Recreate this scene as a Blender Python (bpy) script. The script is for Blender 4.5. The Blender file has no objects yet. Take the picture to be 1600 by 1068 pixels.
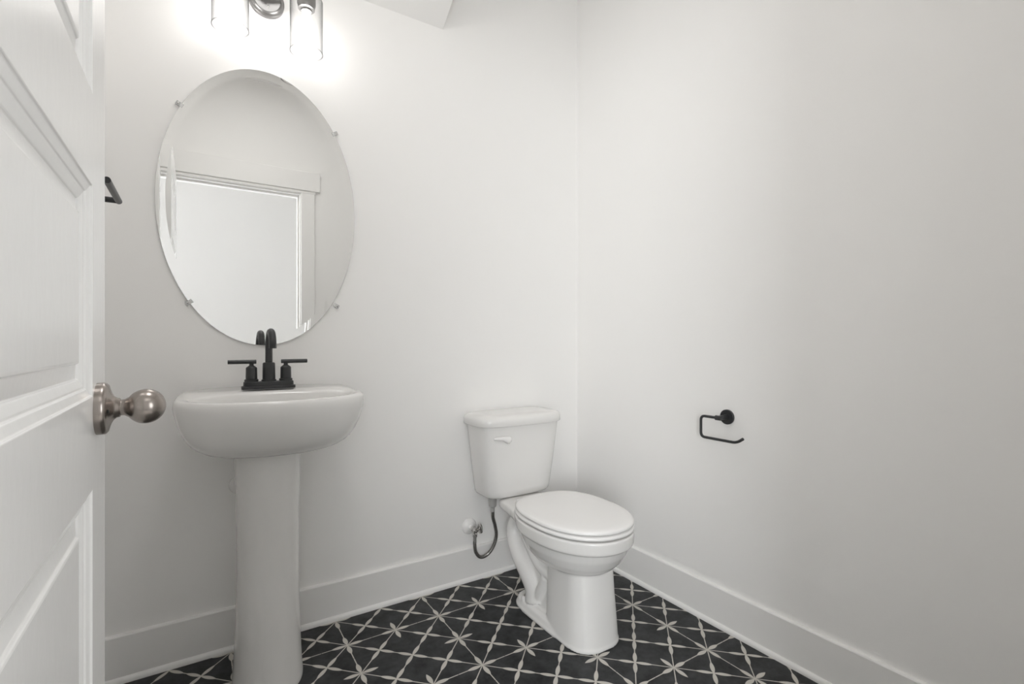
import bpy, bmesh, math, random
from mathutils import Vector, Matrix
PI = math.pi
col = bpy.context.scene.collection
scene = bpy.context.scene

# ------------------------------------------------------------------ dimensions (metres; camera stands in the doorway)
CAM_H = 1.03
YB = 1.912      # back wall plane
XR = 1.605      # right wall plane
XL = -0.27      # left wall plane
YF = 0.085       # room side of the front (doorway) wall
CEIL = 2.785
HALL_Y = -1.45

# ------------------------------------------------------------------ materials
def mat(name, color, rough=0.5, metal=0.0, spec=0.5, coat=0.0, bump=None, noise=None):
    m = bpy.data.materials.new(name); m.use_nodes = True
    nt = m.node_tree; b = nt.nodes['Principled BSDF']
    b.inputs['Base Color'].default_value = (*color, 1)
    b.inputs['Roughness'].default_value = rough
    b.inputs['Metallic'].default_value = metal
    b.inputs['Specular IOR Level'].default_value = spec
    b.inputs['Coat Weight'].default_value = coat
    b.inputs['Coat Roughness'].default_value = 0.05
    tc = nt.nodes.new('ShaderNodeTexCoord')
    if noise:                                   # slight colour variation: (scale, amount)
        n = nt.nodes.new('ShaderNodeTexNoise'); n.inputs['Scale'].default_value = noise[0]
        nt.links.new(tc.outputs['Object'], n.inputs['Vector'])
        mx = nt.nodes.new('ShaderNodeMix'); mx.data_type = 'RGBA'
        mx.inputs[6].default_value = (*[c * (1 - noise[1]) for c in color], 1)
        mx.inputs[7].default_value = (*[min(1, c * (1 + noise[1])) for c in color], 1)
        nt.links.new(n.outputs['Fac'], mx.inputs[0]); nt.links.new(mx.outputs[2], b.inputs['Base Color'])
    if bump:                                    # (scale xyz, strength, distance)
        mp = nt.nodes.new('ShaderNodeMapping'); mp.inputs['Scale'].default_value = bump[0]
        n = nt.nodes.new('ShaderNodeTexNoise'); n.inputs['Scale'].default_value = 1.0; n.inputs['Detail'].default_value = 3
        bp = nt.nodes.new('ShaderNodeBump'); bp.inputs['Strength'].default_value = bump[1]; bp.inputs['Distance'].default_value = bump[2]
        nt.links.new(tc.outputs['Object'], mp.inputs['Vector']); nt.links.new(mp.outputs[0], n.inputs['Vector'])
        nt.links.new(n.outputs['Fac'], bp.inputs['Height']); nt.links.new(bp.outputs[0], b.inputs['Normal'])
    return m

M = {}
M['wall'] = mat('wall_paint', (0.87, 0.860, 0.846), 0.6, spec=0.25, bump=((260, 260, 260), 0.12, 0.0006), noise=(2.0, 0.01))
M['ceiling'] = mat('ceiling_paint', (0.87, 0.86, 0.845), 0.8, spec=0.2, noise=(2.0, 0.01))
M['trim'] = mat('trim_paint', (0.86, 0.85, 0.835), 0.3, spec=0.5, noise=(3.0, 0.01))
M['door'] = mat('door_paint', (0.87, 0.865, 0.855), 0.2, spec=0.5, bump=((70, 70, 40), 0.10, 0.0012))
M['ceramic'] = mat('white_ceramic', (0.77, 0.76, 0.745), 0.10, spec=0.5, noise=(4, 0.008))
M['plastic'] = mat('white_plastic', (0.83, 0.82, 0.81), 0.25, spec=0.5, noise=(5, 0.008))
M['black'] = mat('matte_black_metal', (0.018, 0.019, 0.021), 0.38, metal=0.0, spec=0.6, noise=(30, 0.1))
M['nickel'] = mat('satin_nickel', (0.34, 0.305, 0.28), 0.27, metal=1.0, noise=(6, 0.05))
M['brushed'] = mat('brushed_metal', (0.30, 0.295, 0.29), 0.42, metal=1.0, noise=(20, 0.1))
M['chrome'] = mat('chrome', (0.62, 0.61, 0.60), 0.14, metal=1.0, noise=(20, 0.05))
M['mirror'] = mat('mirror_silver', (0.90, 0.905, 0.90), 0.0, metal=1.0)
M['mirror_edge'] = mat('mirror_edge', (0.42, 0.44, 0.44), 0.15, metal=0.6)
M['grey_plastic'] = mat('grey_plastic', (0.40, 0.39, 0.38), 0.4, noise=(20, 0.05))
M['dark'] = mat('dark_hollow', (0.02, 0.02, 0.02), 0.6)
M['hall_floor'] = mat('hall_floor', (0.50, 0.48, 0.455), 0.5, noise=(3, 0.1))
M['hall_wall'] = mat('hall_paint', (0.56, 0.553, 0.545), 0.7, spec=0.2, noise=(2.0, 0.01))

# braided hose
def braided():
    m = mat('braided_steel', (0.30, 0.29, 0.28), 0.35, metal=0.9)
    nt = m.node_tree; b = nt.nodes['Principled BSDF']
    tc = nt.nodes.new('ShaderNodeTexCoord')
    v = nt.nodes.new('ShaderNodeTexVoronoi'); v.inputs['Scale'].default_value = 420
    r = nt.nodes.new('ShaderNodeValToRGB'); r.color_ramp.elements[0].color = (0.42, 0.41, 0.39, 1); r.color_ramp.elements[1].color = (0.13, 0.125, 0.12, 1)
    nt.links.new(tc.outputs['Object'], v.inputs['Vector']); nt.links.new(v.outputs['Distance'], r.inputs[0]); nt.links.new(r.outputs[0], b.inputs['Base Color'])
    return m
M['braid'] = braided()

def glass_thin():       # a thin clear shade: transparent, a little darker and shinier where seen edge-on
    m = bpy.data.materials.new('clear_shade_glass'); m.use_nodes = True
    nt = m.node_tree; nt.nodes.clear()
    out = nt.nodes.new('ShaderNodeOutputMaterial')
    tr = nt.nodes.new('ShaderNodeBsdfTransparent')
    gl = nt.nodes.new('ShaderNodeBsdfGlossy'); gl.inputs['Roughness'].default_value = 0.1; gl.inputs[0].default_value = (0.9, 0.9, 0.9, 1)
    lw = nt.nodes.new('ShaderNodeLayerWeight'); lw.inputs['Blend'].default_value = 0.5
    pw = nt.nodes.new('ShaderNodeMath'); pw.operation = 'POWER'; pw.inputs[1].default_value = 2.2
    sc_ = nt.nodes.new('ShaderNodeMath'); sc_.operation = 'MULTIPLY'; sc_.inputs[1].default_value = 0.30
    cr = nt.nodes.new('ShaderNodeValToRGB'); cr.color_ramp.elements[0].color = (0.985, 0.985, 0.985, 1); cr.color_ramp.elements[1].color = (0.12, 0.125, 0.13, 1)
    mx = nt.nodes.new('ShaderNodeMixShader')
    nt.links.new(lw.outputs['Facing'], pw.inputs[0]); nt.links.new(pw.outputs[0], sc_.inputs[0]); nt.links.new(pw.outputs[0], cr.inputs[0])
    nt.links.new(cr.outputs[0], tr.inputs[0])
    nt.links.new(sc_.outputs[0], mx.inputs[0]); nt.links.new(tr.outputs[0], mx.inputs[1]); nt.links.new(gl.outputs[0], mx.inputs[2])
    nt.links.new(mx.outputs[0], out.inputs[0])
    return m
M['glass'] = glass_thin()

def clear_plastic():
    m = mat('clear_plastic', (0.97, 0.97, 0.96), 0.12, spec=0.5)
    m.node_tree.nodes['Principled BSDF'].inputs['Transmission Weight'].default_value = 0.5
    return m
M['clip'] = clear_plastic()

def emit(name, color, strength):
    m = bpy.data.materials.new(name); m.use_nodes = True
    nt = m.node_tree; nt.nodes.clear()
    o = nt.nodes.new('ShaderNodeOutputMaterial'); e = nt.nodes.new('ShaderNodeEmission')
    e.inputs[0].default_value = (*color, 1); e.inputs[1].default_value = strength
    nt.links.new(e.outputs[0], o.inputs[0]); return m
BULB = 20.0
M['bulb'] = emit('lit_bulb', (1.0, 0.98, 0.96), BULB)

# patterned floor tile ------------------------------------------------------------
def floor_material():
    m = bpy.data.materials.new('star_pattern_tile'); m.use_nodes = True
    nt = m.node_tree; b = nt.nodes['Principled BSDF']
    L = nt.links
    def sock(n, i, v):
        if isinstance(v, (int, float)): n.inputs[i].default_value = v
        else: L.new(v, n.inputs[i])
    def op(kind, a, b_=None, c=None, clamp=False):
        n = nt.nodes.new('ShaderNodeMath'); n.operation = kind; n.use_clamp = clamp
        sock(n, 0, a)
        if b_ is not None: sock(n, 1, b_)
        if c is not None: sock(n, 2, c)
        return n.outputs[0]
    add = lambda a, b_: op('ADD', a, b_); sub = lambda a, b_: op('SUBTRACT', a, b_); mul = lambda a, b_: op('MULTIPLY', a, b_)
    ab = lambda a: op('ABSOLUTE', a); mx_ = lambda a, b_: op('MAXIMUM', a, b_)
    tc = nt.nodes.new('ShaderNodeTexCoord'); sp = nt.nodes.new('ShaderNodeSeparateXYZ'); L.new(tc.outputs['Object'], sp.inputs[0])
    S = 0.1190; x0, y0 = 0.4329, 1.7194; q = 1 / math.sqrt(2) / S
    X = sub(sp.outputs[0], x0); Y = sub(sp.outputs[1], y0)
    u = add(mul(sub(X, Y), q), 400.0); v = add(mul(add(X, Y), q), 400.0)
    i = op('FLOOR', add(u, 0.5)); j = op('FLOOR', add(v, 0.5))
    p = sub(u, i); w = sub(v, j)
    odd_i = op('MODULO', i, 2.0); odd_j = op('MODULO', j, 2.0)
    oo = mul(odd_i, odd_j)
    m4 = op('MODULO', add(i, j), 4.0)
    is0 = op('LESS_THAN', m4, 0.5)
    is2 = mul(op('GREATER_THAN', m4, 1.5), op('LESS_THAN', m4, 2.5))
    ee = mul(sub(1.0, odd_i), sub(1.0, odd_j))
    es = mul(ee, is0)
    star = add(oo, es); plain = sub(1.0, star)
    def leaf(s, s0, s1, hw):
        t = op('DIVIDE', sub(s, s0), s1 - s0)
        t = op('MINIMUM', op('MAXIMUM', t, 0.0), 1.0)
        return mul(op('POWER', op('SINE', mul(t, PI)), 0.85), hw)
    TH = 0.0185
    def band(d, width):                 # soft step, antialiased
        return op('DIVIDE', sub(width, d), 0.010, clamp=True)
    lu = add(mul(leaf(ab(p), 0.0, 0.44, 0.043), plain), TH)
    lv = add(mul(leaf(ab(w), 0.0, 0.44, 0.043), plain), TH)
    r = mx_(band(ab(w), lu), band(ab(p), lv))
    sA = mul(ab(add(p, w)), 0.70711); dA = mul(ab(sub(p, w)), 0.70711)     # main diagonal
    sB = mul(ab(sub(p, w)), 0.70711); dB = mul(ab(add(p, w)), 0.70711)
    hasA = op('MINIMUM', add(es, mul(oo, is2)), 1.0); hasB = op('MINIMUM', add(es, mul(oo, is0)), 1.0)
    for s, d, has in ((sA, dA, hasA), (sB, dB, hasB)):
        lf = band(d, sub(leaf(s, 0.0, 0.47, 0.072), 0.004))
        r = mx_(r, mul(lf, star))
        r = mx_(r, mul(band(d, TH), has))
    # colours
    n1 = nt.nodes.new('ShaderNodeTexNoise'); n1.inputs['Scale'].default_value = 14; n1.inputs['Detail'].default_value = 6; n1.inputs['Roughness'].default_value = 0.65
    n2 = nt.nodes.new('ShaderNodeTexNoise'); n2.inputs['Scale'].default_value = 60; n2.inputs['Detail'].default_value = 3
    L.new(tc.outputs['Object'], n1.inputs['Vector']); L.new(tc.outputs['Object'], n2.inputs['Vector'])
    cr = nt.nodes.new('ShaderNodeValToRGB'); cr.color_ramp.elements[0].position = 0.32; cr.color_ramp.elements[1].position = 0.72
    cr.color_ramp.elements[0].color = (0.008, 0.0083, 0.0088, 1); cr.color_ramp.elements[1].color = (0.055, 0.058, 0.060, 1)
    L.new(add(mul(n1.outputs['Fac'], 0.8), mul(n2.outputs['Fac'], 0.2)), cr.inputs[0])
    mx = nt.nodes.new('ShaderNodeMix'); mx.data_type = 'RGBA'
    L.new(r, mx.inputs[0]); L.new(cr.outputs[0], mx.inputs[6]); mx.inputs[7].default_value = (0.56, 0.535, 0.49, 1)
    L.new(mx.outputs[2], b.inputs['Base Color'])
    b.inputs['Roughness'].default_value = 0.38; b.inputs['Specular IOR Level'].default_value = 0.22
    bp = nt.nodes.new('ShaderNodeBump'); bp.inputs['Strength'].default_value = 0.1; bp.inputs['Distance'].default_value = 0.001
    L.new(n2.outputs['Fac'], bp.inputs['Height']); L.new(bp.outputs[0], b.inputs['Normal'])
    return m
M['floor'] = floor_material()

# ------------------------------------------------------------------ mesh helpers
def tag(o, label=None, cat=None, group=None, kind=None):
    if label: o['label'] = label
    if cat: o['category'] = cat
    if group: o['group'] = group
    if kind: o['kind'] = kind
    return o
def empty(name, loc, label=None, cat=None, group=None):
    o = bpy.data.objects.new(name, None); col.objects.link(o); o.location = loc
    o.empty_display_size = 0.05
    return tag(o, label, cat, group)
def obj(name, bm, m, parent=None, smooth=False, bevel=None, subsurf=0, auto=None):
    """link bm (world coordinates) as one mesh object; vertices are stored relative to the root thing"""
    me = bpy.data.meshes.new(name)
    bmesh.ops.recalc_face_normals(bm, faces=bm.faces)
    org = Vector((0, 0, 0)); p = parent
    while p is not None:
        org += p.location; p = p.parent
    for v in bm.verts: v.co -= org
    bm.to_mesh(me); bm.free()
    o = bpy.data.objects.new(name, me); col.objects.link(o); o.parent = parent
    mats = m if isinstance(m, (list, tuple)) else [m]
    for x in mats: me.materials.append(x)
    if smooth:
        for f in me.polygons: f.use_smooth = True
        if auto is not None:
            try: me.set_sharp_from_angle(angle=math.radians(auto))
            except Exception: pass
    if bevel:
        md = o.modifiers.new('bevel', 'BEVEL'); md.width = bevel; md.segments = 3; md.limit_method = 'ANGLE'; md.angle_limit = math.radians(35)
        for f in me.polygons: f.use_smooth = True
        try: me.set_sharp_from_angle(angle=math.radians(35))
        except Exception: pass
        md.harden_normals = False
    if subsurf:
        md = o.modifiers.new('sub', 'SUBSURF'); md.levels = subsurf; md.render_levels = subsurf
    return o
def box(bm, x0, x1, y0, y1, z0, z1):
    vs = [bm.verts.new(p) for p in ((x0,y0,z0),(x1,y0,z0),(x1,y1,z0),(x0,y1,z0),(x0,y0,z1),(x1,y0,z1),(x1,y1,z1),(x0,y1,z1))]
    for f in ((0,3,2,1),(4,5,6,7),(0,1,5,4),(1,2,6,5),(2,3,7,6),(3,0,4,7)): bm.faces.new([vs[k] for k in f])
    return vs
def bxm(*a):
    bm = bmesh.new(); box(bm, *a); return bm
def loft(bm, rings, cap0=True, cap1=True, closed=True):
    R = [[bm.verts.new(p) for p in r] for r in rings]
    n = len(R[0])
    for a, b in zip(R, R[1:]):
        for k in range(n if closed else n - 1):
            k2 = (k + 1) % n
            bm.faces.new((a[k], a[k2], b[k2], b[k]))
    if cap0: bm.faces.new(R[0][::-1])
    if cap1: bm.faces.new(R[-1])
    return R
def lathe(bm, prof, org, axis, n=32, cap0=True, cap1=True):
    """prof: list of (distance along axis, radius)"""
    ax = Vector(axis).normalized(); t = ax.orthogonal().normalized(); s = ax.cross(t)
    org = Vector(org)
    rings = [[org + ax * d + (t * math.cos(2*PI*k/n) + s * math.sin(2*PI*k/n)) * max(r, 1e-5) for k in range(n)] for d, r in prof]
    loft(bm, rings, cap0, cap1)
def tube(bm, pts, r, n=16, caps=True, r_fn=None):
    pts = [Vector(p) for p in pts]
    tang = []
    for k in range(len(pts)):
        a = pts[max(0, k-1)]; b = pts[min(len(pts)-1, k+1)]; tang.append((b - a).normalized())
    nrm = tang[0].orthogonal().normalized(); rings = []
    for k, p in enumerate(pts):
        t = tang[k]; nrm = (nrm - t * nrm.dot(t)).normalized(); s = t.cross(nrm)
        rr = r_fn(k / (len(pts) - 1)) if r_fn else r
        rings.append([p + (nrm * math.cos(2*PI*j/n) + s * math.sin(2*PI*j/n)) * rr for j in range(n)])
    loft(bm, rings, caps, caps)
def catmull(pts, per=10):
    P = [Vector(p) for p in pts]; P = [P[0]*2 - P[1]] + P + [P[-1]*2 - P[-2]]; out = []
    for k in range(1, len(P) - 2):
        for j in range(per):
            t = j / per; a, b, c, d = P[k-1], P[k], P[k+1], P[k+2]
            out.append(0.5 * ((2*b) + (c - a)*t + (2*a - 5*b + 4*c - d)*t*t + (3*b - a - 3*c + d)*t**3))
    out.append(P[-2]); return out
def fillet(pts, r, per=8):
    """polyline with rounded corners"""
    P = [Vector(p) for p in pts]; out = [P[0]]
    for k in range(1, len(P) - 1):
        a = (P[k-1] - P[k]).normalized(); b = (P[k+1] - P[k]).normalized()
        p0 = P[k] + a * r; p1 = P[k] + b * r
        for j in range(per + 1):
            t = j / per; out.append(p0*(1-t)**2 + P[k]*2*t*(1-t) + p1*t*t)
    out.append(P[-1]); return out
def sup(cx, cy, a, bf, bb, nf, nb, z, n=64):
    """super-ellipse ring, evenly spaced; front half (towards -y) depth bf exponent nf, back half bb / nb"""
    raw = []
    K = 1440
    for k in range(K):
        t = 2*PI*k/K; c, s = math.cos(t), math.sin(t)
        e = nb if s > 0 else nf; bh = bb if s > 0 else bf
        raw.append((cx + a * math.copysign(abs(c)**(2/e), c), cy + bh * math.copysign(abs(s)**(2/e), s)))
    out = []
    # each quarter is resampled on its own so that neighbouring rings keep in step
    q = K // 4; m = n // 4
    for h in range(4):
        seg = [raw[(h*q + k) % K] for k in range(q + 1)]
        acc = [0.0]
        for p0, p1 in zip(seg, seg[1:]): acc.append(acc[-1] + math.hypot(p1[0]-p0[0], p1[1]-p0[1]))
        k = 0
        for w_ in range(m):
            d = acc[-1] * w_ / m
            while k < q - 1 and acc[k+1] < d: k += 1
            f = (d - acc[k]) / max(1e-12, acc[k+1] - acc[k])
            out.append(Vector((seg[k][0] + (seg[k+1][0]-seg[k][0])*f, seg[k][1] + (seg[k+1][1]-seg[k][1])*f, z)))
    return out

# ================================================================== SETTING
def struct(name, bm, m, **k):
    parent = k.get('parent')
    o = obj(name, bm, m, **k)
    if parent is None: o['kind'] = 'structure'
    return o
T = 0.12
fl = struct('floor', bxm(XL - T, XR + T, -0.02, YB + T, -0.05, 0.0), M['floor'])
struct('wall_back', bxm(XL - T, XR + T, YB, YB + T, 0, CEIL + 0.05), M['wall'])
struct('wall_right', bxm(XR, XR + T, -0.02, YB, 0, CEIL + 0.05), M['wall'])
struct('wall_left', bxm(XL - T, XL, -0.02, YB, 0, CEIL + 0.05), M['wall'])
struct('ceiling', bxm(XL, XR, YF, YB, CEIL, CEIL + 0.05), M['ceiling'])
# front wall with the doorway
DX0, DX1, DZ = -0.137, 0.613, 2.064
J = 0.018
bm = bmesh.new()
box(bm, XL, DX0 - J, -0.02, YF, 0, CEIL); box(bm, DX1 + J, XR, -0.02, YF, 0, CEIL); box(bm, DX0 - J, DX1 + J, -0.02, YF, DZ + J, CEIL)
struct('wall_front', bm, M['wall'])
# sloped soffit (underside of a stair) meeting the back wall
SX, SZ, SL = 0.8743, 2.343, 0.72
run = (CEIL - SZ) / SL
bm = bmesh.new()
ring = lambda x: [(x, YB, SZ), (x, YB - run, CEIL), (x, YB, CEIL)]
loft(bm, [ring(XL), ring(SX)])
struct('ceiling_slope', bm, M['ceiling'])
# door jamb + casing (craftsman head)
jm = bmesh.new()
box(jm, DX0 - J, DX0, -0.02, YF, 0, DZ + J); box(jm, DX1, DX1 + J, -0.02, YF, 0, DZ + J); box(jm, DX0, DX1, -0.02, YF, DZ, DZ + J)
box(jm, DX1 - 0.011, DX1, 0.005, 0.045, 0, DZ); box(jm, DX0, DX1 - 0.011, 0.005, 0.045, DZ - 0.011, DZ)
frame = struct('trim_1', jm, M['trim'])
cs = bmesh.new()
box(cs, DX1 + 0.006, DX1 + 0.094, YF, YF + 0.018, 0, DZ + 0.008)
box(cs, DX0 - 0.094, DX0 - 0.020, YF, YF + 0.018, 0, DZ + 0.008)
obj('side_casing', cs, M['trim'], parent=frame, bevel=0.002)
cs = bmesh.new()
box(cs, DX0 - 0.100, DX1 + 0.098, YF, YF + 0.019, DZ + 0.008, DZ + 0.020)
box(cs, DX0 - 0.100, DX1 + 0.098, YF, YF + 0.012, DZ + 0.020, DZ + 0.028)
box(cs, DX0 - 0.118, DX1 + 0.130, YF, YF + 0.022, DZ + 0.028, DZ + 0.160)
obj('head_casing', cs, M['trim'], parent=frame, bevel=0.002)
# hall beyond the doorway (seen in the mirror)
bm = bmesh.new(); box(bm, -1.6, 2.2, HALL_Y, -0.02, -0.05, 0.0); struct('floor_hall', bm, M['hall_floor'])
bm = bmesh.new(); box(bm, -1.6, 2.2, HALL_Y - 0.1, HALL_Y, 0, CEIL); struct('wall_hall', bm, M['hall_wall'])
bm = bmesh.new(); box(bm, -1.6, 2.2, HALL_Y, -0.02, CEIL, CEIL + 0.05); struct('ceiling_hall', bm, M['ceiling'])
bm = bmesh.new(); box(bm, -1.7, -1.6, HALL_Y, -0.02, 0, CEIL); box(bm, -1.6, XL - T, -0.14, -0.02, 0, CEIL); struct('wall_hall_left', bm, M['hall_wall'])
bm = bmesh.new(); box(bm, 2.2, 2.3, HALL_Y, -0.02, 0, CEIL); box(bm, XR + T, 2.2, -0.14, -0.02, 0, CEIL); struct('wall_hall_right', bm, M['hall_wall'])

# added fill windows on the hall's far wall: glowing panes that brighten the room
for wname, WX0, WX1, power in (('fill_window_1', -1.50, -0.45, 17.5), ('fill_window_2', 1.10, 2.05, 5.5)):
    WZ0, WZ1 = 0.60, 1.95
    bm = bmesh.new()
    box(bm, WX0 - 0.07, WX0, HALL_Y, HALL_Y + 0.02, WZ0 - 0.07, WZ1 + 0.07); box(bm, WX1, WX1 + 0.07, HALL_Y, HALL_Y + 0.02, WZ0 - 0.07, WZ1 + 0.07)
    box(bm, WX0, WX1, HALL_Y, HALL_Y + 0.02, WZ0 - 0.07, WZ0); box(bm, WX0, WX1, HALL_Y, HALL_Y + 0.02, WZ1, WZ1 + 0.07)
    box(bm, WX0, WX1, HALL_Y, HALL_Y + 0.012, (WZ0 + WZ1)/2 - 0.015, (WZ0 + WZ1)/2 + 0.015)
    wn = struct(wname, bm, M['trim'])
    obj('glow_pane', bxm(WX0, WX1, HALL_Y + 0.001, HALL_Y + 0.006, WZ0, WZ1), emit('fill_glow', (0.95, 0.98, 1.0), power), parent=wn)

# baseboards with shoe moulding
BH, BT = 0.143, 0.013
def baseboard(name, pts, inward):
    """profile swept along a straight run from pts[0] to pts[1]; inward = unit vector into the room"""
    a, b = Vector(pts[0]), Vector(pts[1]); n = Vector(inward)
    def run_prof(prof):
        bm = bmesh.new()
        loft(bm, [[e + n * d + Vector((0, 0, z)) for d, z in prof] for e in (a, b)])
        return bm
    o = struct(name, run_prof([(0, 0), (BT, 0), (BT, BH - 0.005), (BT - 0.002, BH - 0.0015), (BT - 0.005, BH), (0, BH)]), M['trim'])
    q = [(BT, 0), (BT + 0.010, 0)] + [(BT + 0.010 * math.cos(t), 0.004 + 0.013 * math.sin(t)) for t in [PI/2 * k / 6 for k in range(7)]]
    s = obj('shoe_molding', run_prof(q), M['trim'], parent=o, smooth=True, auto=40)
    return o
baseboard('baseboard_back', ((XL, YB, 0), (XR, YB, 0)), (0, -1, 0))
baseboard('baseboard_right', ((XR, YB - BT, 0), (XR, YF, 0)), (-1, 0, 0))
baseboard('baseboard_left', ((XL, YF, 0), (XL, YB - BT, 0)), (1, 0, 0))
baseboard('baseboard_front', ((XR - BT, YF, 0), (DX1 + 0.094, YF, 0)), (0, 1, 0))

# ================================================================== DOOR (five horizontal panels, opened 90 degrees)
FX = -0.104                    # visible face plane
DTH = 0.035
DY0, DY1 = 0.092, 0.858        # hinge side, free edge
DH = 2.040
def door():
    bm = bmesh.new()
    pz = [(0.250, 0.497), (0.608, 0.854), (0.965, 1.216), (1.326, 1.572), (1.682, 1.925)]
    py0, py1 = DY0 + 0.100, DY1 - 0.094
    prof = [(0.0, 0.0), (0.0012, -0.0022), (0.0095, -0.0050), (0.0105, -0.0066), (0.0130, -0.0070), (0.0215, -0.0100), (0.0230, -0.0122), (0.0400, -0.0090), (0.0412, -0.0062), (0.0440, -0.0056)]
    def face(x, sgn):
        # sgn +1: recess goes to -x (face looks to +x)
        def V(y, z, d=0): return bm.verts.new((x + sgn * d, y, z))
        ys = [DY0, py0, py1, DY1]; zs = [0.008] + [c for p in pz for c in p] + [DH]
        grid = [[V(y, z) for z in zs] for y in ys]
        for a in range(3):
            for b in range(len(zs) - 1):
                if a == 1 and b % 2 == 1: continue
                bm.faces.new((grid[a][b], grid[a+1][b], grid[a+1][b+1], grid[a][b+1]))
        for k in range(5):
            b = 1 + 2*k
            prev = [grid[1][b], grid[2][b], grid[2][b+1], grid[1][b+1]]
            for off, d in prof[1:]:
                cur = [V(py0 + off, zs[b] + off, d), V(py1 - off, zs[b] + off, d), V(py1 - off, zs[b+1] - off, d), V(py0 + off, zs[b+1] - off, d)]
                for e in range(4): bm.faces.new((prev[e], prev[(e+1) % 4], cur[(e+1) % 4], cur[e]))
                prev = cur
            bm.faces.new(prev)
        return grid
    g1 = face(FX, 1); g2 = face(FX - DTH, -1)
    def rim(g):
        n = len(g[0])
        return [g[0][k] for k in range(n)] + [g[1][-1], g[2][-1]] + [g[3][k] for k in range(n-1, -1, -1)] + [g[2][0], g[1][0]]
    r1, r2 = rim(g1), rim(g2); n = len(r1)
    for k in range(n): bm.faces.new((r1[k], r1[(k+1) % n], r2[(k+1) % n], r2[k]))
    d = struct('door_1', bm, M['door'])
    md = d.modifiers.new('bevel', 'BEVEL'); md.width = 0.0008; md.segments = 2; md.limit_method = 'ANGLE'; md.angle_limit = math.radians(25)
    # knob set
    ky, kz = 0.797, 0.9470
    for sgn, fx in ((1, FX), (-1, FX - DTH)):
        bm = bmesh.new()
        lathe(bm, [(0, 0.0322), (0.006, 0.0324), (0.009, 0.0318), (0.0110, 0.0295), (0.0120, 0.0255), (0.0138, 0.0200), (0.0165, 0.0150), (0.0195, 0.0125), (0.0225, 0.0118), (0.0230, 0.0110)], (fx, ky, kz), (sgn, 0, 0), 48)
        rose = obj('door_knob', bm, M['nickel'], parent=d, smooth=True, auto=50)
        rose['label'] = 'satin nickel round door knob on its rosette'
        bm = bmesh.new()
        kp = [(0.0230, 0.0100), (0.0270, 0.0103), (0.0295, 0.0118)]
        R, c0, aa = 0.0222, 0.0490, 0.0215
        for k in range(1, 21):
            t = PI * (0.155 + 0.845 * k / 20)
            kp.append((c0 - aa * math.cos(t), R * math.sin(t)))
        kp[-1] = (c0 + aa, 0.0)
        kp[-2] = (kp[-2][0], kp[-2][1])
        lathe(bm, kp, (fx, ky, kz), (sgn, 0, 0), 48, cap1=False)
        obj('knob', bm, M['nickel'], parent=rose, smooth=True, auto=60)
        bm = bmesh.new()
        lathe(bm, [(0.0126, 0.0022), (0.0140, 0.0022), (0.0142, 0.0012)], (fx, ky - 0.022, kz - 0.002), (sgn, 0, 0), 12)
        obj('screw', bm, M['dark'], parent=rose)
    bm = bxm(FX - 0.029, FX - 0.006, DY1, DY1 + 0.0015, kz - 0.028, kz + 0.028)
    obj('latch_plate', bm, M['nickel'], parent=d)
    bm = bmesh.new(); lathe(bm, [(0, 0.009), (0.008, 0.0085), (0.011, 0.004)], (FX - 0.0175, DY1, kz), (0, 1, 0), 16)
    obj('latch_bolt', bm, M['nickel'], parent=d)
    for z in (0.25, 1.02, 1.80):
        bm = bmesh.new(); lathe(bm, [(-0.045, 0.006), (0.045, 0.006)], (DX0 - 0.004, YF + 0.006, z), (0, 0, 1), 14)
        obj('hinge', bm, M['nickel'], parent=d)
door()

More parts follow.
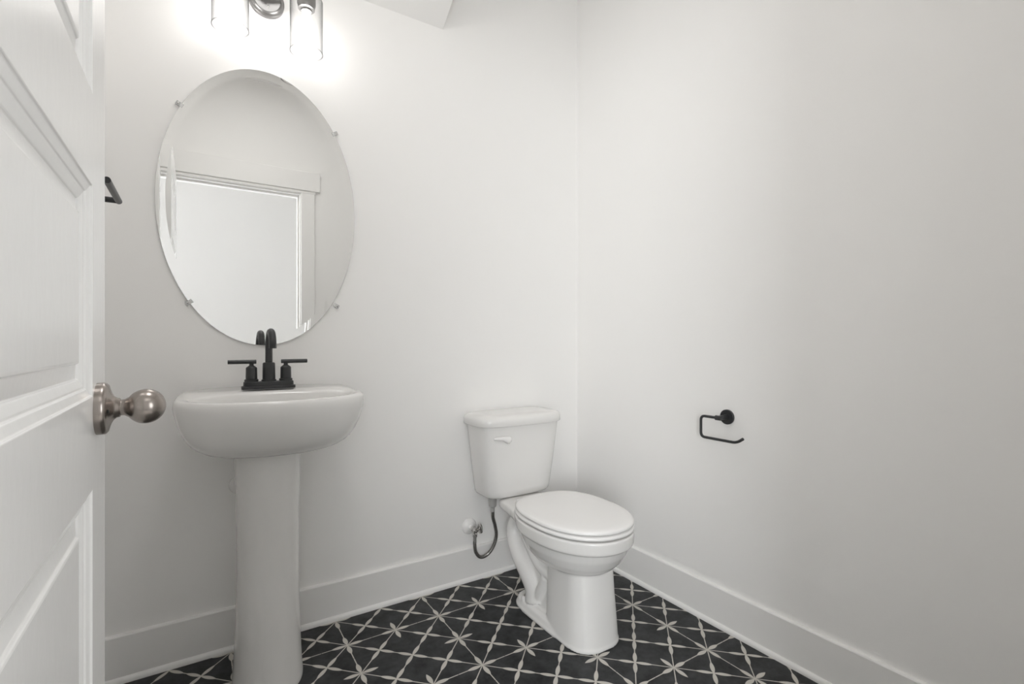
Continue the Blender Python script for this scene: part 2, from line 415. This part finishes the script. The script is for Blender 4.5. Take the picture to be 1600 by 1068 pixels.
# ================================================================== MIRROR
MX, MZ, MA, MB_ = 0.1983, 1.4922, 0.3077, 0.4728
def mirror():
    root = empty('mirror', (MX, YB, MZ - MB_), 'large oval mirror held by clear clips on the wall above the pedestal sink', 'mirror')
    N = 128
    el = lambda off, y: [Vector((MX + (MA - off) * math.cos(2*PI*k/N), y, MZ + (MB_ - off) * math.sin(2*PI*k/N))) for k in range(N)]
    bm = bmesh.new()
    loft(bm, [el(0.0265, YB - 0.0056)], False, True)
    obj('glass_center', bm, M['mirror'], root)
    bm = bmesh.new()
    R = loft(bm, [el(0.0, YB - 0.0001), el(0.0, YB - 0.0062), el(0.0265, YB - 0.0056)], False, False)
    o = obj('beveled_edge', bm, [M['mirror'], M['mirror_edge']], root)
    for f in o.data.polygons:
        c = f.center
        f.material_index = 1 if abs(f.normal.y) < 0.5 else 0
    for f in o.data.polygons: f.use_smooth = True
    o.data.set_sharp_from_angle(angle=math.radians(40))
    for x, z in ((-0.043, 1.789), (0.432, 1.802), (-0.017, 1.160), (0.437, 1.166)):
        # direction from clip to mirror centre
        d = Vector((MX - x, 0, MZ - z)); 
        # inward normal of ellipse
        nn = Vector(((MX - x) / MA**2, 0, (MZ - z) / MB_**2)).normalized(); t = Vector((-nn.z, 0, nn.x))
        bm = bmesh.new()
        c = Vector((x, YB, z))
        def slab(a0, a1, hw, y0, y1):
            vs = []
            for y in (y0, y1):
                for (a, s) in ((a0, -hw), (a0, hw), (a1, hw), (a1, -hw)):
                    p = c + nn * a + t * s; vs.append(bm.verts.new((p.x, YB - y, p.z)))
            for f in ((0,1,2,3),(7,6,5,4),(0,4,5,1),(1,5,6,2),(2,6,7,3),(3,7,4,0)): bm.faces.new([vs[k] for k in f])
        slab(-0.013, -0.0005, 0.0065, 0.0, 0.0095)
        slab(-0.0005, 0.0075, 0.0065, 0.0065, 0.0095)
        cl = obj('mirror_clip', bm, M['clip'], root, bevel=0.001)
        cl['label'] = 'clear plastic mirror clip'
        bm = bmesh.new(); p = c - nn * 0.007
        lathe(bm, [(0, 0.0028), (0.0008, 0.0026), (0.0014, 0.001)], (p.x, YB - 0.0095, p.z), (0, -1, 0), 12)
        obj('screw', bm, M['chrome'], cl, smooth=True)
mirror()

# ================================================================== SCONCE (two clear glass cylinders)
def sconce():
    cx, cz = 0.2055, 2.211
    root = empty('wall_sconce', (cx, YB, cz), 'two-light brushed metal wall sconce with clear glass cylinder shades above the mirror', 'wall light')
    bm = bmesh.new()
    lathe(bm, [(0, 0.0560), (0.012, 0.0560), (0.0135, 0.0545), (0.0140, 0.0515), (0.0175, 0.0505), (0.0215, 0.0465), (0.0225, 0.0430), (0.0210, 0.0415), (0.0205, 0.0)], (cx, YB, cz), (0, -1, 0), 64, cap1=False)
    obj('backplate', bm, M['brushed'], root, smooth=True, auto=35)
    bm = bmesh.new(); lathe(bm, [(0, 0.0035), (0.002, 0.003), (0.003, 0.001)], (cx + 0.004, YB - 0.0205, cz - 0.026), (0, -1, 0), 12)
    obj('screw', bm, M['chrome'], root, smooth=True)
    LY = YB - 0.118; LX = (0.0905, 0.3155); TOP = 2.205
    bm = bmesh.new()
    tube(bm, [(cx, YB - 0.02, cz + 0.012), (cx, YB - 0.06, cz + 0.012)], 0.011, 20)
    tube(bm, fillet([(LX[0], LY, TOP + 0.005), (LX[0], LY, TOP + 0.05), (LX[0] + 0.02, YB - 0.06, cz + 0.042), (cx, YB - 0.06, cz + 0.012), (LX[1] - 0.02, YB - 0.06, cz + 0.042), (LX[1], LY, TOP + 0.05), (LX[1], LY, TOP + 0.005)], 0.018), 0.0075, 16)
    obj('arm', bm, M['brushed'], root, smooth=True)
    for x, bot in ((LX[0], 2.018), (LX[1], 2.010)):
        sh = bmesh.new()
        r = 0.052
        prof = [(0, 0.022), (0.002, r - 0.012), (0.006, r - 0.004), (0.016, r), (TOP - bot - 0.004, r)] + [(TOP - bot - 0.0016 * (1 - math.cos(q)) , r + 0.0016 * math.sin(q)) for q in [PI * 2 * k / 10 for k in range(9)]] + [(TOP - bot - 0.004, r - 0.0012)]
        lathe(sh, prof, (x, LY, TOP), (0, 0, -1), 64, False, False)
        s = obj('glass_shade', sh, M['glass'], root, smooth=True, auto=40)
        s['label'] = 'clear glass cylinder shade'
        bm = bmesh.new()
        lathe(bm, [(-0.012, 0.009), (-0.010, 0.027), (-0.002, 0.0295), (0.030, 0.0295), (0.034, 0.0270), (0.046, 0.0265), (0.048, 0.0180), (0.055, 0.0175)], (x, LY, TOP), (0, 0, -1), 40)
        obj('lamp_socket', bm, M['brushed'], root, smooth=True, auto=35)
        bm = bmesh.new()
        lathe(bm, [(0.056, 0.013), (0.068, 0.0135), (0.080, 0.019), (0.092, 0.0255), (0.104, 0.0290), (0.114, 0.0295), (0.124, 0.0275), (0.133, 0.022), (0.139, 0.013), (0.1415, 0.004), (0.1418, 0.0)], (x, LY, TOP), (0, 0, -1), 32, cap1=False)
        b = obj('light_bulb', bm, M['bulb'], root, smooth=True)
        b['label'] = 'lit white bulb'
sconce()

# ================================================================== PEDESTAL SINK
SKX = 0.205
def sink():
    root = empty('pedestal_sink', (SKX, 1.68, 0.0), 'white oval pedestal sink standing under the mirror', 'sink')
    N = 256
    cy = 1.672
    def ring(s, z, back=None, cyo=None):
        c = cy + (1 - s) * 0.035
        return sup(SKX, c, 0.262 * s, (cy - 1.470) * s, (YB - 0.002 - cy) * (s ** 0.6), 2.15, 2.9, z, N)
    outer = [(0.30, 0.700), (0.52, 0.7005), (0.64, 0.704), (0.72, 0.711), (0.79, 0.722), (0.845, 0.736), (0.90, 0.757), (0.945, 0.782), (0.975, 0.808), (0.992, 0.828), (1.0, 0.843), (0.999, 0.852), (0.993, 0.860), (0.982, 0.8655)]
    rings = [ring(s, z) for s, z in outer]
    # deck with basin opening (offset toward the front)
    def inner(a, bf, bb, c, z): return sup(SKX, c, a, bf, bb, 2.1, 2.2, z, N)
    rings += [ring(0.962, 0.8685)]
    rings += [inner(0.232, 0.158, 0.098, 1.655, 0.8680), inner(0.226, 0.153, 0.093, 1.655, 0.8655), inner(0.221, 0.149, 0.089, 1.655, 0.860),
              inner(0.212, 0.142, 0.085, 1.655, 0.842), inner(0.195, 0.130, 0.080, 1.655, 0.805), inner(0.16, 0.108, 0.070, 1.655, 0.768),
              inner(0.11, 0.075, 0.055, 1.655, 0.748), inner(0.05, 0.04, 0.035, 1.655, 0.740), inner(0.022, 0.022, 0.022, 1.655, 0.739)]
    # the deck lifts slightly at the back, toward the wall
    for r in rings[10:17]:
        for p in r:
            t = max(0.0, min(1.0, (p.y - 1.70) / 0.14)); p.z += 0.011 * t * t * (3 - 2 * t)
    bm = bmesh.new(); loft(bm, rings, True, True)
    obj('basin', bm, M['ceramic'], root, smooth=True, auto=70)
    bm = bmesh.new(); lathe(bm, [(0, 0.0), (0, 0.021), (0.002, 0.021), (0.003, 0.018), (0.0015, 0.014), (0.0015, 0.0)], (SKX, 1.655, 0.7395), (0, 0, 1), 32, False, False)
    obj('drain', bm, M['black'], root, smooth=True, auto=40)
    # pedestal column: rounded front with a recessed rear flange on each side
    def pring(z, hw, bf): return sup(0.188, 1.700, hw, bf, 0.105, 2.1, 3.0, z, 192)
    lv = [(0.715, 0.0940, 0.128), (0.66, 0.0915, 0.122), (0.60, 0.0890, 0.117), (0.52, 0.0868, 0.113), (0.42, 0.0858, 0.112),
          (0.32, 0.0862, 0.113), (0.22, 0.0880, 0.116), (0.14, 0.0905, 0.120), (0.08, 0.0930, 0.125), (0.035, 0.0955, 0.130), (0.012, 0.0975, 0.133), (0.002, 0.0975, 0.133), (0.0, 0.0970, 0.1325)]
    fine = []
    for a, b in zip(lv, lv[1:]):
        for q in range(6): fine.append(tuple(a[e] + (b[e] - a[e]) * q / 6 for e in range(3)))
    fine.append(lv[-1]); lv = fine
    bm = bmesh.new(); loft(bm, [pring(*l) for l in lv[::-1]])
    obj('pedestal', bm, M['ceramic'], root, smooth=True, auto=60)
sink()

# waste pipe flange half hidden behind the pedestal
bm = bmesh.new(); lathe(bm, [(0, 0.032), (0.003, 0.031), (0.010, 0.022), (0.012, 0.018)], (0.1235, YB, 0.548), (0, -1, 0), 32)
pe = obj('pipe_escutcheon', bm, M['plastic'], smooth=True); tag(pe, 'round white pipe flange on the wall half hidden behind the sink pedestal', 'pipe flange')

# ================================================================== FAUCET
def faucet():
    fx, fy, z0 = 0.2015, 1.805, 0.8800
    root = empty('faucet', (fx, fy, z0), 'matte black two-handle bathroom faucet on the back deck of the sink', 'faucet')
    bm = bmesh.new()
    def plate(a, b, z): return sup(fx, fy, a, b, b, 4.5, 4.5, z, 64)
    loft(bm, [plate(0.080, 0.0270, z0 - 0.002), plate(0.080, 0.0270, z0 + 0.006), plate(0.0785, 0.0255, z0 + 0.0075), plate(0.0745, 0.0235, z0 + 0.008), plate(0.0740, 0.0230, z0 + 0.0200), plate(0.0725, 0.0215, z0 + 0.0215)])
    obj('base_plate', bm, M['black'], root, smooth=True, auto=40)
    zb = z0 + 0.0215
    bm = bmesh.new()
    lathe(bm, [(0, 0.0225), (0.005, 0.0225), (0.0065, 0.0195), (0.058, 0.0185), (0.061, 0.0165), (0.062, 0.0110)], (fx, fy, zb), (0, 0, 1), 40)
    obj('spout_body', bm, M['black'], root, smooth=True, auto=35)
    bm = bmesh.new()
    R = 0.049; zt = 1.014
    pts = [(fx, fy, zb + 0.05), (fx, fy, zt - 0.04)] + [(fx, fy - R + R * math.cos(t), zt + R * math.sin(t)) for t in [PI * k / 24 for k in range(25)]] + [(fx, fy - 2*R, zt - 0.004)]
    tube(bm, pts, 0.0110, 24)
    obj('spout', bm, M['black'], root, smooth=True, auto=50)
    for s in (-1, 1):
        hx = fx + s * 0.0510
        bm = bmesh.new()
        lathe(bm, [(0, 0.0205), (0.007, 0.0205), (0.0085, 0.0170), (0.044, 0.0163), (0.0465, 0.0150), (0.051, 0.0090), (0.053, 0.0065), (0.060, 0.0065)], (hx, fy, zb), (0, 0, 1), 36)
        h = obj('handle', bm, M['black'], root, smooth=True, auto=35)
        bm = bmesh.new()
        x0, x1 = sorted((hx - s * 0.014, hx + s * 0.067))
        tube(bm, [(x0, fy, zb + 0.0645), (x1, fy, zb + 0.0645)], 0.0067, 20)
        obj('lever', bm, M['black'], h, bevel=0.0008)
faucet()

# ================================================================== TOILET
TX = 1.155
def toilet():
    root = empty('toilet', (TX, 1.50, 0.0), 'white two-piece toilet with closed lid in the corner of the room', 'toilet')
    bm = bmesh.new()
    N = 64
    # bowl shell: rim down to its belly, then the front column
    def bowl(z, a, yf, yb, nb=2.4, nf=2.1):
        c = 1.405; return sup(TX, c, a, c - yf, yb - c, nf, nb, z, N)
    loft(bm, [bowl(0.225, 0.060, 1.300, 1.50), bowl(0.238, 0.100, 1.262, 1.52), bowl(0.255, 0.128, 1.232, 1.545), bowl(0.280, 0.149, 1.206, 1.57), bowl(0.310, 0.163, 1.187, 1.59), bowl(0.341, 0.171, 1.173, 1.61),
              bowl(0.3435, 0.1775, 1.164, 1.62), bowl(0.348, 0.1800, 1.160, 1.63), bowl(0.385, 0.1820, 1.156, 1.64), bowl(0.389, 0.1795, 1.159, 1.638)])
    # rear deck carrying the tank, narrowing towards the wall
    def deck(y, hw, z0, z1, r=5): 
        out = []
        zc, hh = (z0 + z1) / 2, (z1 - z0) / 2
        for k in range(24):
            t = 2*PI*k/24; c, s = math.cos(t), math.sin(t)
            out.append(Vector((TX + hw * math.copysign(abs(c)**(2/r), c), y, zc + hh * math.copysign(abs(s)**(2/r), s))))
        return out
    loft(bm, [deck(1.50, 0.160, 0.345, 0.389), deck(1.58, 0.142, 0.345, 0.389), deck(1.63, 0.126, 0.343, 0.388), deck(1.68, 0.116, 0.343, 0.387), deck(1.73, 0.110, 0.345, 0.386), deck(1.755, 0.102, 0.348, 0.384)])
    # front column
    def colr(z, a, yf, yb): 
        c = 1.33; return sup(TX, c, a, c - yf, yb - c, 2.6, 4.5, z, N)
    loft(bm, [colr(0.0, 0.1040, 1.222, 1.465), colr(0.010, 0.1040, 1.222, 1.465), colr(0.014, 0.1015, 1.225, 1.465), colr(0.08, 0.0985, 1.231, 1.465), colr(0.16, 0.0945, 1.240, 1.465), colr(0.235, 0.0920, 1.247, 1.465), colr(0.29, 0.090, 1.26, 1.465)])
    # foot flange
    def foot(z, a, g): 
        c = 1.45; return sup(TX, c, a, c - 1.222 - g, 1.668 - c - g, 2.6, 4.5, z, N)
    loft(bm, [foot(0.0, 0.1080, 0), foot(0.010, 0.1080, 0), foot(0.015, 0.1050, 0.003), foot(0.032, 0.1000, 0.009), foot(0.040, 0.090, 0.020)])
    # central web
    def web(z, a, y0, y1):
        c = (y0 + y1) / 2; return sup(TX, c, a, c - y0, y1 - c, 3, 3, z, N)
    loft(bm, [web(0.02, 0.074, 1.40, 1.58), web(0.12, 0.066, 1.40, 1.60), web(0.24, 0.060, 1.40, 1.68), web(0.36, 0.075, 1.40, 1.72)])
    # trapway bulging out on both sides
    for s in (-1, 1):
        path = catmull([(TX + s*0.040, 1.640, 0.355), (TX + s*0.052, 1.690, 0.310), (TX + s*0.060, 1.700, 0.255), (TX + s*0.062, 1.660, 0.190), (TX + s*0.058, 1.595, 0.135), (TX + s*0.050, 1.556, 0.090), (TX + s*0.047, 1.545, 0.045)], 8)
        tube(bm, path, 0.031, 24, r_fn=lambda t: 0.028 + 0.026 * t ** 1.6)
        path = catmull([(TX + s*0.060, 1.42, 0.180), (TX + s*0.062, 1.465, 0.178), (TX + s*0.062, 1.515, 0.188), (TX + s*0.062, 1.565, 0.225), (TX + s*0.062, 1.605, 0.265), (TX + s*0.055, 1.63, 0.32)], 8)
        tube(bm, path, 0.021, 20)
        path = catmull([(TX + s*0.064, 1.535, 0.050), (TX + s*0.066, 1.500, 0.105), (TX + s*0.064, 1.470, 0.165)], 8)
        tube(bm, path, 0.022, 20)
        lathe(bm, [(0, 0.018), (0.040, 0.016), (0.047, 0.012), (0.049, 0.005)], (TX + s*0.080, 1.590, 0.0), (0, 0, 1), 24)
    o = obj('bowl', bm, M['ceramic'], root, smooth=True)
    md = o.modifiers.new('blend', 'REMESH'); md.mode = 'VOXEL'; md.voxel_size = 0.0032; md.use_smooth_shade = True
    md = o.modifiers.new('soften', 'SMOOTH'); md.factor = 0.5; md.iterations = 7
    for s in (-1, 1):
        bm = bmesh.new(); lathe(bm, [(0.0, 0.006), (0.006, 0.0058), (0.008, 0.003)], (TX + s*0.081, 1.588, 0.0475), (0, 0, 1), 16)
        obj('floor_bolt', bm, M['chrome'], root, smooth=True, auto=40)
    # seat ring and lid
    def so(off, z, n=2.15, nb=2.75): 
        c = 1.395; return sup(TX, c, 0.180 - off, c - 1.160 - off, 1.622 - off - c, n, nb, z, 240)
    bm = bmesh.new()
    loft(bm, [so(0.022, 0.3935), so(0.003, 0.3942), so(0.0005, 0.3958), so(0.0, 0.399), so(0.0005, 0.4035), so(0.003, 0.4062), so(0.022, 0.4068)])
    obj('seat', bm, M['plastic'], root, smooth=True, auto=60)
    bm = bmesh.new()
    loft(bm, [so(0.022, 0.4110), so(0.004, 0.4116), so(0.0025, 0.4130), so(0.002, 0.4155), so(0.0025, 0.4200), so(0.0055, 0.4235), so(0.012, 0.4258), so(0.03, 0.4275), so(0.07, 0.4290), so(0.12, 0.4297), so(0.165, 0.430)])
    obj('seat_lid', bm, M['plastic'], root, smooth=True, auto=60)
    for s in (-1, 1):
        bm = bmesh.new(); lathe(bm, [(-0.022, 0.009), (0.022, 0.009)], (TX + s*0.070, 1.632, 0.402), (1, 0, 0), 20)
        box(bm, TX + s*0.070 - 0.02, TX + s*0.070 + 0.02, 1.622, 1.648, 0.385, 0.400)
        obj('hinge', bm, M['plastic'], root, bevel=0.002)
    # tank
    def tk(z, a, yf, n=4.2, off=0):
        c = 1.80; return sup(TX, c, a, c - yf, 1.893 - c, n, 6, z, 240)
    bm = bmesh.new()
    loft(bm, [tk(0.3860, 0.110, 1.760, 3.2), tk(0.3865, 0.140, 1.738, 3.4), tk(0.3900, 0.1500, 1.727, 3.6), tk(0.3980, 0.1560, 1.720, 3.8), tk(0.42, 0.1600, 1.716, 4), tk(0.52, 0.1740, 1.708), tk(0.62, 0.1860, 1.701), tk(0.686, 0.1940, 1.697), tk(0.694, 0.1945, 1.697)])
    obj('tank', bm, M['ceramic'], root, smooth=True, auto=60)
    def ld(z, g): 
        c = 1.79; return sup(TX, c, 0.2065 - g, c - 1.684 - g, 1.903 - g*0.5 - c, 3.6, 7, z, 240)
    bm = bmesh.new()
    loft(bm, [ld(0.6870, 0.006), ld(0.6880, 0.002), ld(0.6910, 0.0), ld(0.7120, 0.0), ld(0.7200, 0.003), ld(0.7265, 0.009), ld(0.7305, 0.018), ld(0.7320, 0.032), ld(0.7325, 0.06)])
    obj('tank_lid', bm, M['ceramic'], root, smooth=True, auto=60)
    # flush lever: pivot on the right, paddle narrowing to the left
    bm = bmesh.new()
    py = 1.702
    def lr(x, zc, hz, y, hy):
        return [Vector((x, y + hy * math.cos(2*PI*k/20), zc + hz * math.sin(2*PI*k/20))) for k in range(20)]
    loft(bm, [lr(0.990, 0.6465, 0.0015, py - 0.016, 0.002), lr(0.993, 0.6465, 0.0050, py - 0.016, 0.004), lr(1.012, 0.6455, 0.0070, py - 0.017, 0.0055), lr(1.032, 0.644, 0.0085, py - 0.0155, 0.006), lr(1.045, 0.640, 0.012, py - 0.012, 0.008), lr(1.058, 0.635, 0.0150, py - 0.008, 0.010), lr(1.070, 0.634, 0.0150, py - 0.005, 0.010), lr(1.079, 0.635, 0.011, py - 0.002, 0.008), lr(1.082, 0.635, 0.004, py - 0.001, 0.003)])
    obj('flush_lever', bm, M['plastic'], root, smooth=True)
toilet()

# ================================================================== WATER SUPPLY
def supply():
    ex, ez = 0.998, 0.232
    root = empty('water_supply_valve', (ex, YB, ez), 'chrome shut-off valve with braided hose on the wall beside the toilet tank', 'supply valve')
    bm = bmesh.new(); lathe(bm, [(0, 0.034), (0.003, 0.0335), (0.010, 0.026), (0.015, 0.016), (0.018, 0.012)], (ex, YB, ez), (0, -1, 0), 40)
    obj('escutcheon', bm, M['plastic'], root, smooth=True, auto=50)['label'] = 'white round wall flange'
    bm = bmesh.new(); tube(bm, [(ex, YB, ez), (ex, YB - 0.040, ez)], 0.0095, 20); obj('stub_pipe', bm, M['plastic'], root, smooth=True, auto=50)
    vy = YB - 0.052
    bm = bmesh.new()
    lathe(bm, [(0, 0.0125), (0.012, 0.0125), (0.014, 0.0105), (0.028, 0.0105), (0.030, 0.007)], (ex, YB - 0.036, ez), (0, -1, 0), 24)
    lathe(bm, [(0, 0.0090), (0.014, 0.0085), (0.016, 0.0110), (0.028, 0.0110), (0.030, 0.0080), (0.038, 0.0075)], (ex, vy, ez), (0, 0, -1), 6 * 4)
    lathe(bm, [(0, 0.0085), (0.014, 0.0085), (0.015, 0.0045), (0.026, 0.0045)], (ex, vy, ez), (1, 0, 0), 20)
    obj('valve_body', bm, M['chrome'], root, smooth=True, auto=40)
    bm = bmesh.new(); hc = (ex + 0.026, vy, ez)
    N = 40
    def hr(d, g): return [Vector((hc[0] + d, hc[1] + (0.0180 - g) * math.cos(2*PI*k/N), hc[2] + (0.0215 - g) * math.sin(2*PI*k/N))) for k in range(N)]
    loft(bm, [hr(-0.004, 0.003), hr(-0.002, 0.0), hr(0.003, 0.0), hr(0.0045, 0.0025), hr(0.0035, 0.006), hr(0.002, 0.009)])
    obj('valve_handle', bm, M['chrome'], root, smooth=True, auto=40)['label'] = 'oval chrome valve handle'
    tx, ty = 1.060, 1.815
    hose = catmull([(ex, vy, ez - 0.036), (ex, vy, ez - 0.064), (ex + 0.007, vy + 0.003, ez - 0.098), (ex + 0.030, vy + 0.004, ez - 0.124), (ex + 0.062, vy, ez - 0.118), (ex + 0.088, vy - 0.008, ez - 0.084), (ex + 0.098, vy - 0.014, ez - 0.038), (ex + 0.087, vy - 0.022, ez + 0.008), (ex + 0.070, vy - 0.034, ez + 0.048), (tx + 0.001, ty, 0.310), (tx, ty, 0.335)], 8)
    bm = bmesh.new(); tube(bm, hose, 0.0072, 16); obj('supply_hose', bm, M['braid'], root, smooth=True)['label'] = 'braided grey hose'
    bm = bmesh.new(); lathe(bm, [(0, 0.0085), (0.018, 0.0088), (0.019, 0.0125), (0.024, 0.0158), (0.048, 0.0165), (0.074, 0.0165)], (tx, ty, 0.312), (0, 0, 1), 24)
    obj('coupling_nut', bm, M['grey_plastic'], root, smooth=True, auto=30)
    bm = bmesh.new(); lathe(bm, [(0, 0.0075), (0.020, 0.0075)], (ex, vy, ez - 0.056), (0, 0, 1), 20); obj('ferrule', bm, M['chrome'], root, smooth=True, auto=40)
supply()

# ================================================================== TOILET PAPER HOLDER (right wall)
def tp_holder():
    cy, cz = 1.080, 0.762
    root = empty('toilet_paper_holder', (XR, cy, cz), 'matte black open-arm toilet paper holder on the right wall, empty', 'toilet paper holder')
    bm = bmesh.new(); lathe(bm, [(0, 0.0265), (0.007, 0.0265), (0.0085, 0.0250), (0.009, 0.0)], (XR, cy, cz), (-1, 0, 0), 48, cap1=False)
    obj('wall_plate', bm, M['black'], root, smooth=True, auto=40)
    px = XR - 0.052
    bm = bmesh.new()
    lathe(bm, [(0, 0.0095), (0.030, 0.0085), (0.045, 0.0085)], (XR - 0.008, cy, cz), (-1, 0, 0), 24)
    lathe(bm, [(-0.010, 0.0085), (0.012, 0.0085)], (px, cy, cz), (0, 1, 0), 24)
    obj('post', bm, M['black'], root, smooth=True, auto=40)
    bm = bmesh.new()
    tube(bm, fillet([(px, cy, cz), (px, 1.153, cz), (px, 1.153, 0.686), (px, 1.012, 0.686), (px, 0.9875, 0.7035)], 0.017), 0.0048, 16)
    obj('arm', bm, M['black'], root, smooth=True)
tp_holder()

# ================================================================== TOWEL HOLDER (left wall, mostly behind the door edge)
def towel_holder():
    root = empty('towel_bar', (XL, 1.565, 1.38), 'black towel holder on the left wall showing past the door edge', 'towel bar')
    bx = -0.163
    bm = bmesh.new(); lathe(bm, [(0, 0.0265), (0.007, 0.0265), (0.009, 0.024)], (XL, 1.560, 1.380), (1, 0, 0), 40); obj('wall_plate', bm, M['black'], root, smooth=True, auto=40)
    bm = bmesh.new(); tube(bm, [(XL + 0.007, 1.560, 1.380), (bx - 0.007, 1.560, 1.380), (bx, 1.560, 1.380)], 0.0070, 20); obj('post', bm, M['black'], root, smooth=True, auto=50)
    bm = bmesh.new(); tube(bm, [(bx, 1.567, 1.380), (bx, 1.372, 1.380)], 0.0072, 20); obj('bar', bm, M['black'], root, smooth=True, auto=50)
towel_holder()

# ================================================================== ADDED FILL LAMPS (on both ceilings, above and behind the camera, out of view)
def fill_lamp(x, y, power, label, size=0.34, group=None):
    root = empty('fill_light', (x, y, CEIL), label, 'ceiling light', group)
    bm = bmesh.new(); lathe(bm, [(0, size/2), (0.02, size/2), (0.03, size/2 - 0.01)], (x, y, CEIL), (0, 0, -1), 40); obj('fill_lamp_base', bm, M['plastic'], root, smooth=True, auto=40)
    l = bpy.data.lights.new('fill_source', 'AREA'); l.shape = 'DISK'; l.size = size; l.energy = power; l.color = (1.0, 0.99, 0.975)
    lo = bpy.data.objects.new('fill_source', l); col.objects.link(lo); lo.parent = root; lo.location = (0, 0, -0.035)
HALL, ROOM = 1.0, 5.6  # strengths of the lamps added to fill the hall and the bathroom
for x, f in ((0.30, 1.0), (-1.0, 0.6), (1.6, 0.6)):
    fill_lamp(x, -0.70, HALL * f, 'added round fill lamp on the hall ceiling outside the doorway', group='added hall fill lamps')
fill_lamp(0.32, 0.93, ROOM, 'added round fill lamp on the ceiling of the small bathroom', 0.40)

# ================================================================== WORLD, CAMERA, VIEW
w = bpy.data.worlds.new('world'); scene.world = w; w.use_nodes = True
w.node_tree.nodes['Background'].inputs[0].default_value = (0.9, 0.95, 1.0, 1); w.node_tree.nodes['Background'].inputs[1].default_value = 0.3

cd = bpy.data.cameras.new('camera'); cam = bpy.data.objects.new('camera', cd); col.objects.link(cam)
cd.sensor_fit = 'HORIZONTAL'; cd.sensor_width = 36.0; cd.lens = 36.0 * 773.66 / 1600.0
cd.clip_start = 0.01
cam.location = (0, 0, CAM_H); cam.rotation_euler = (PI/2, 0, -math.radians(32.52))
scene.camera = cam
vs = scene.view_settings
vs.view_transform = 'Standard'; vs.look = 'None'; vs.gamma = 1.0; vs.use_curve_mapping = False; vs.exposure = 0.09
scene.cycles.max_bounces = 12; scene.cycles.diffuse_bounces = 8; scene.cycles.glossy_bounces = 6; scene.cycles.transparent_max_bounces = 16
scene.cycles.sample_clamp_indirect = 8.0
scene.cycles.use_denoising = True
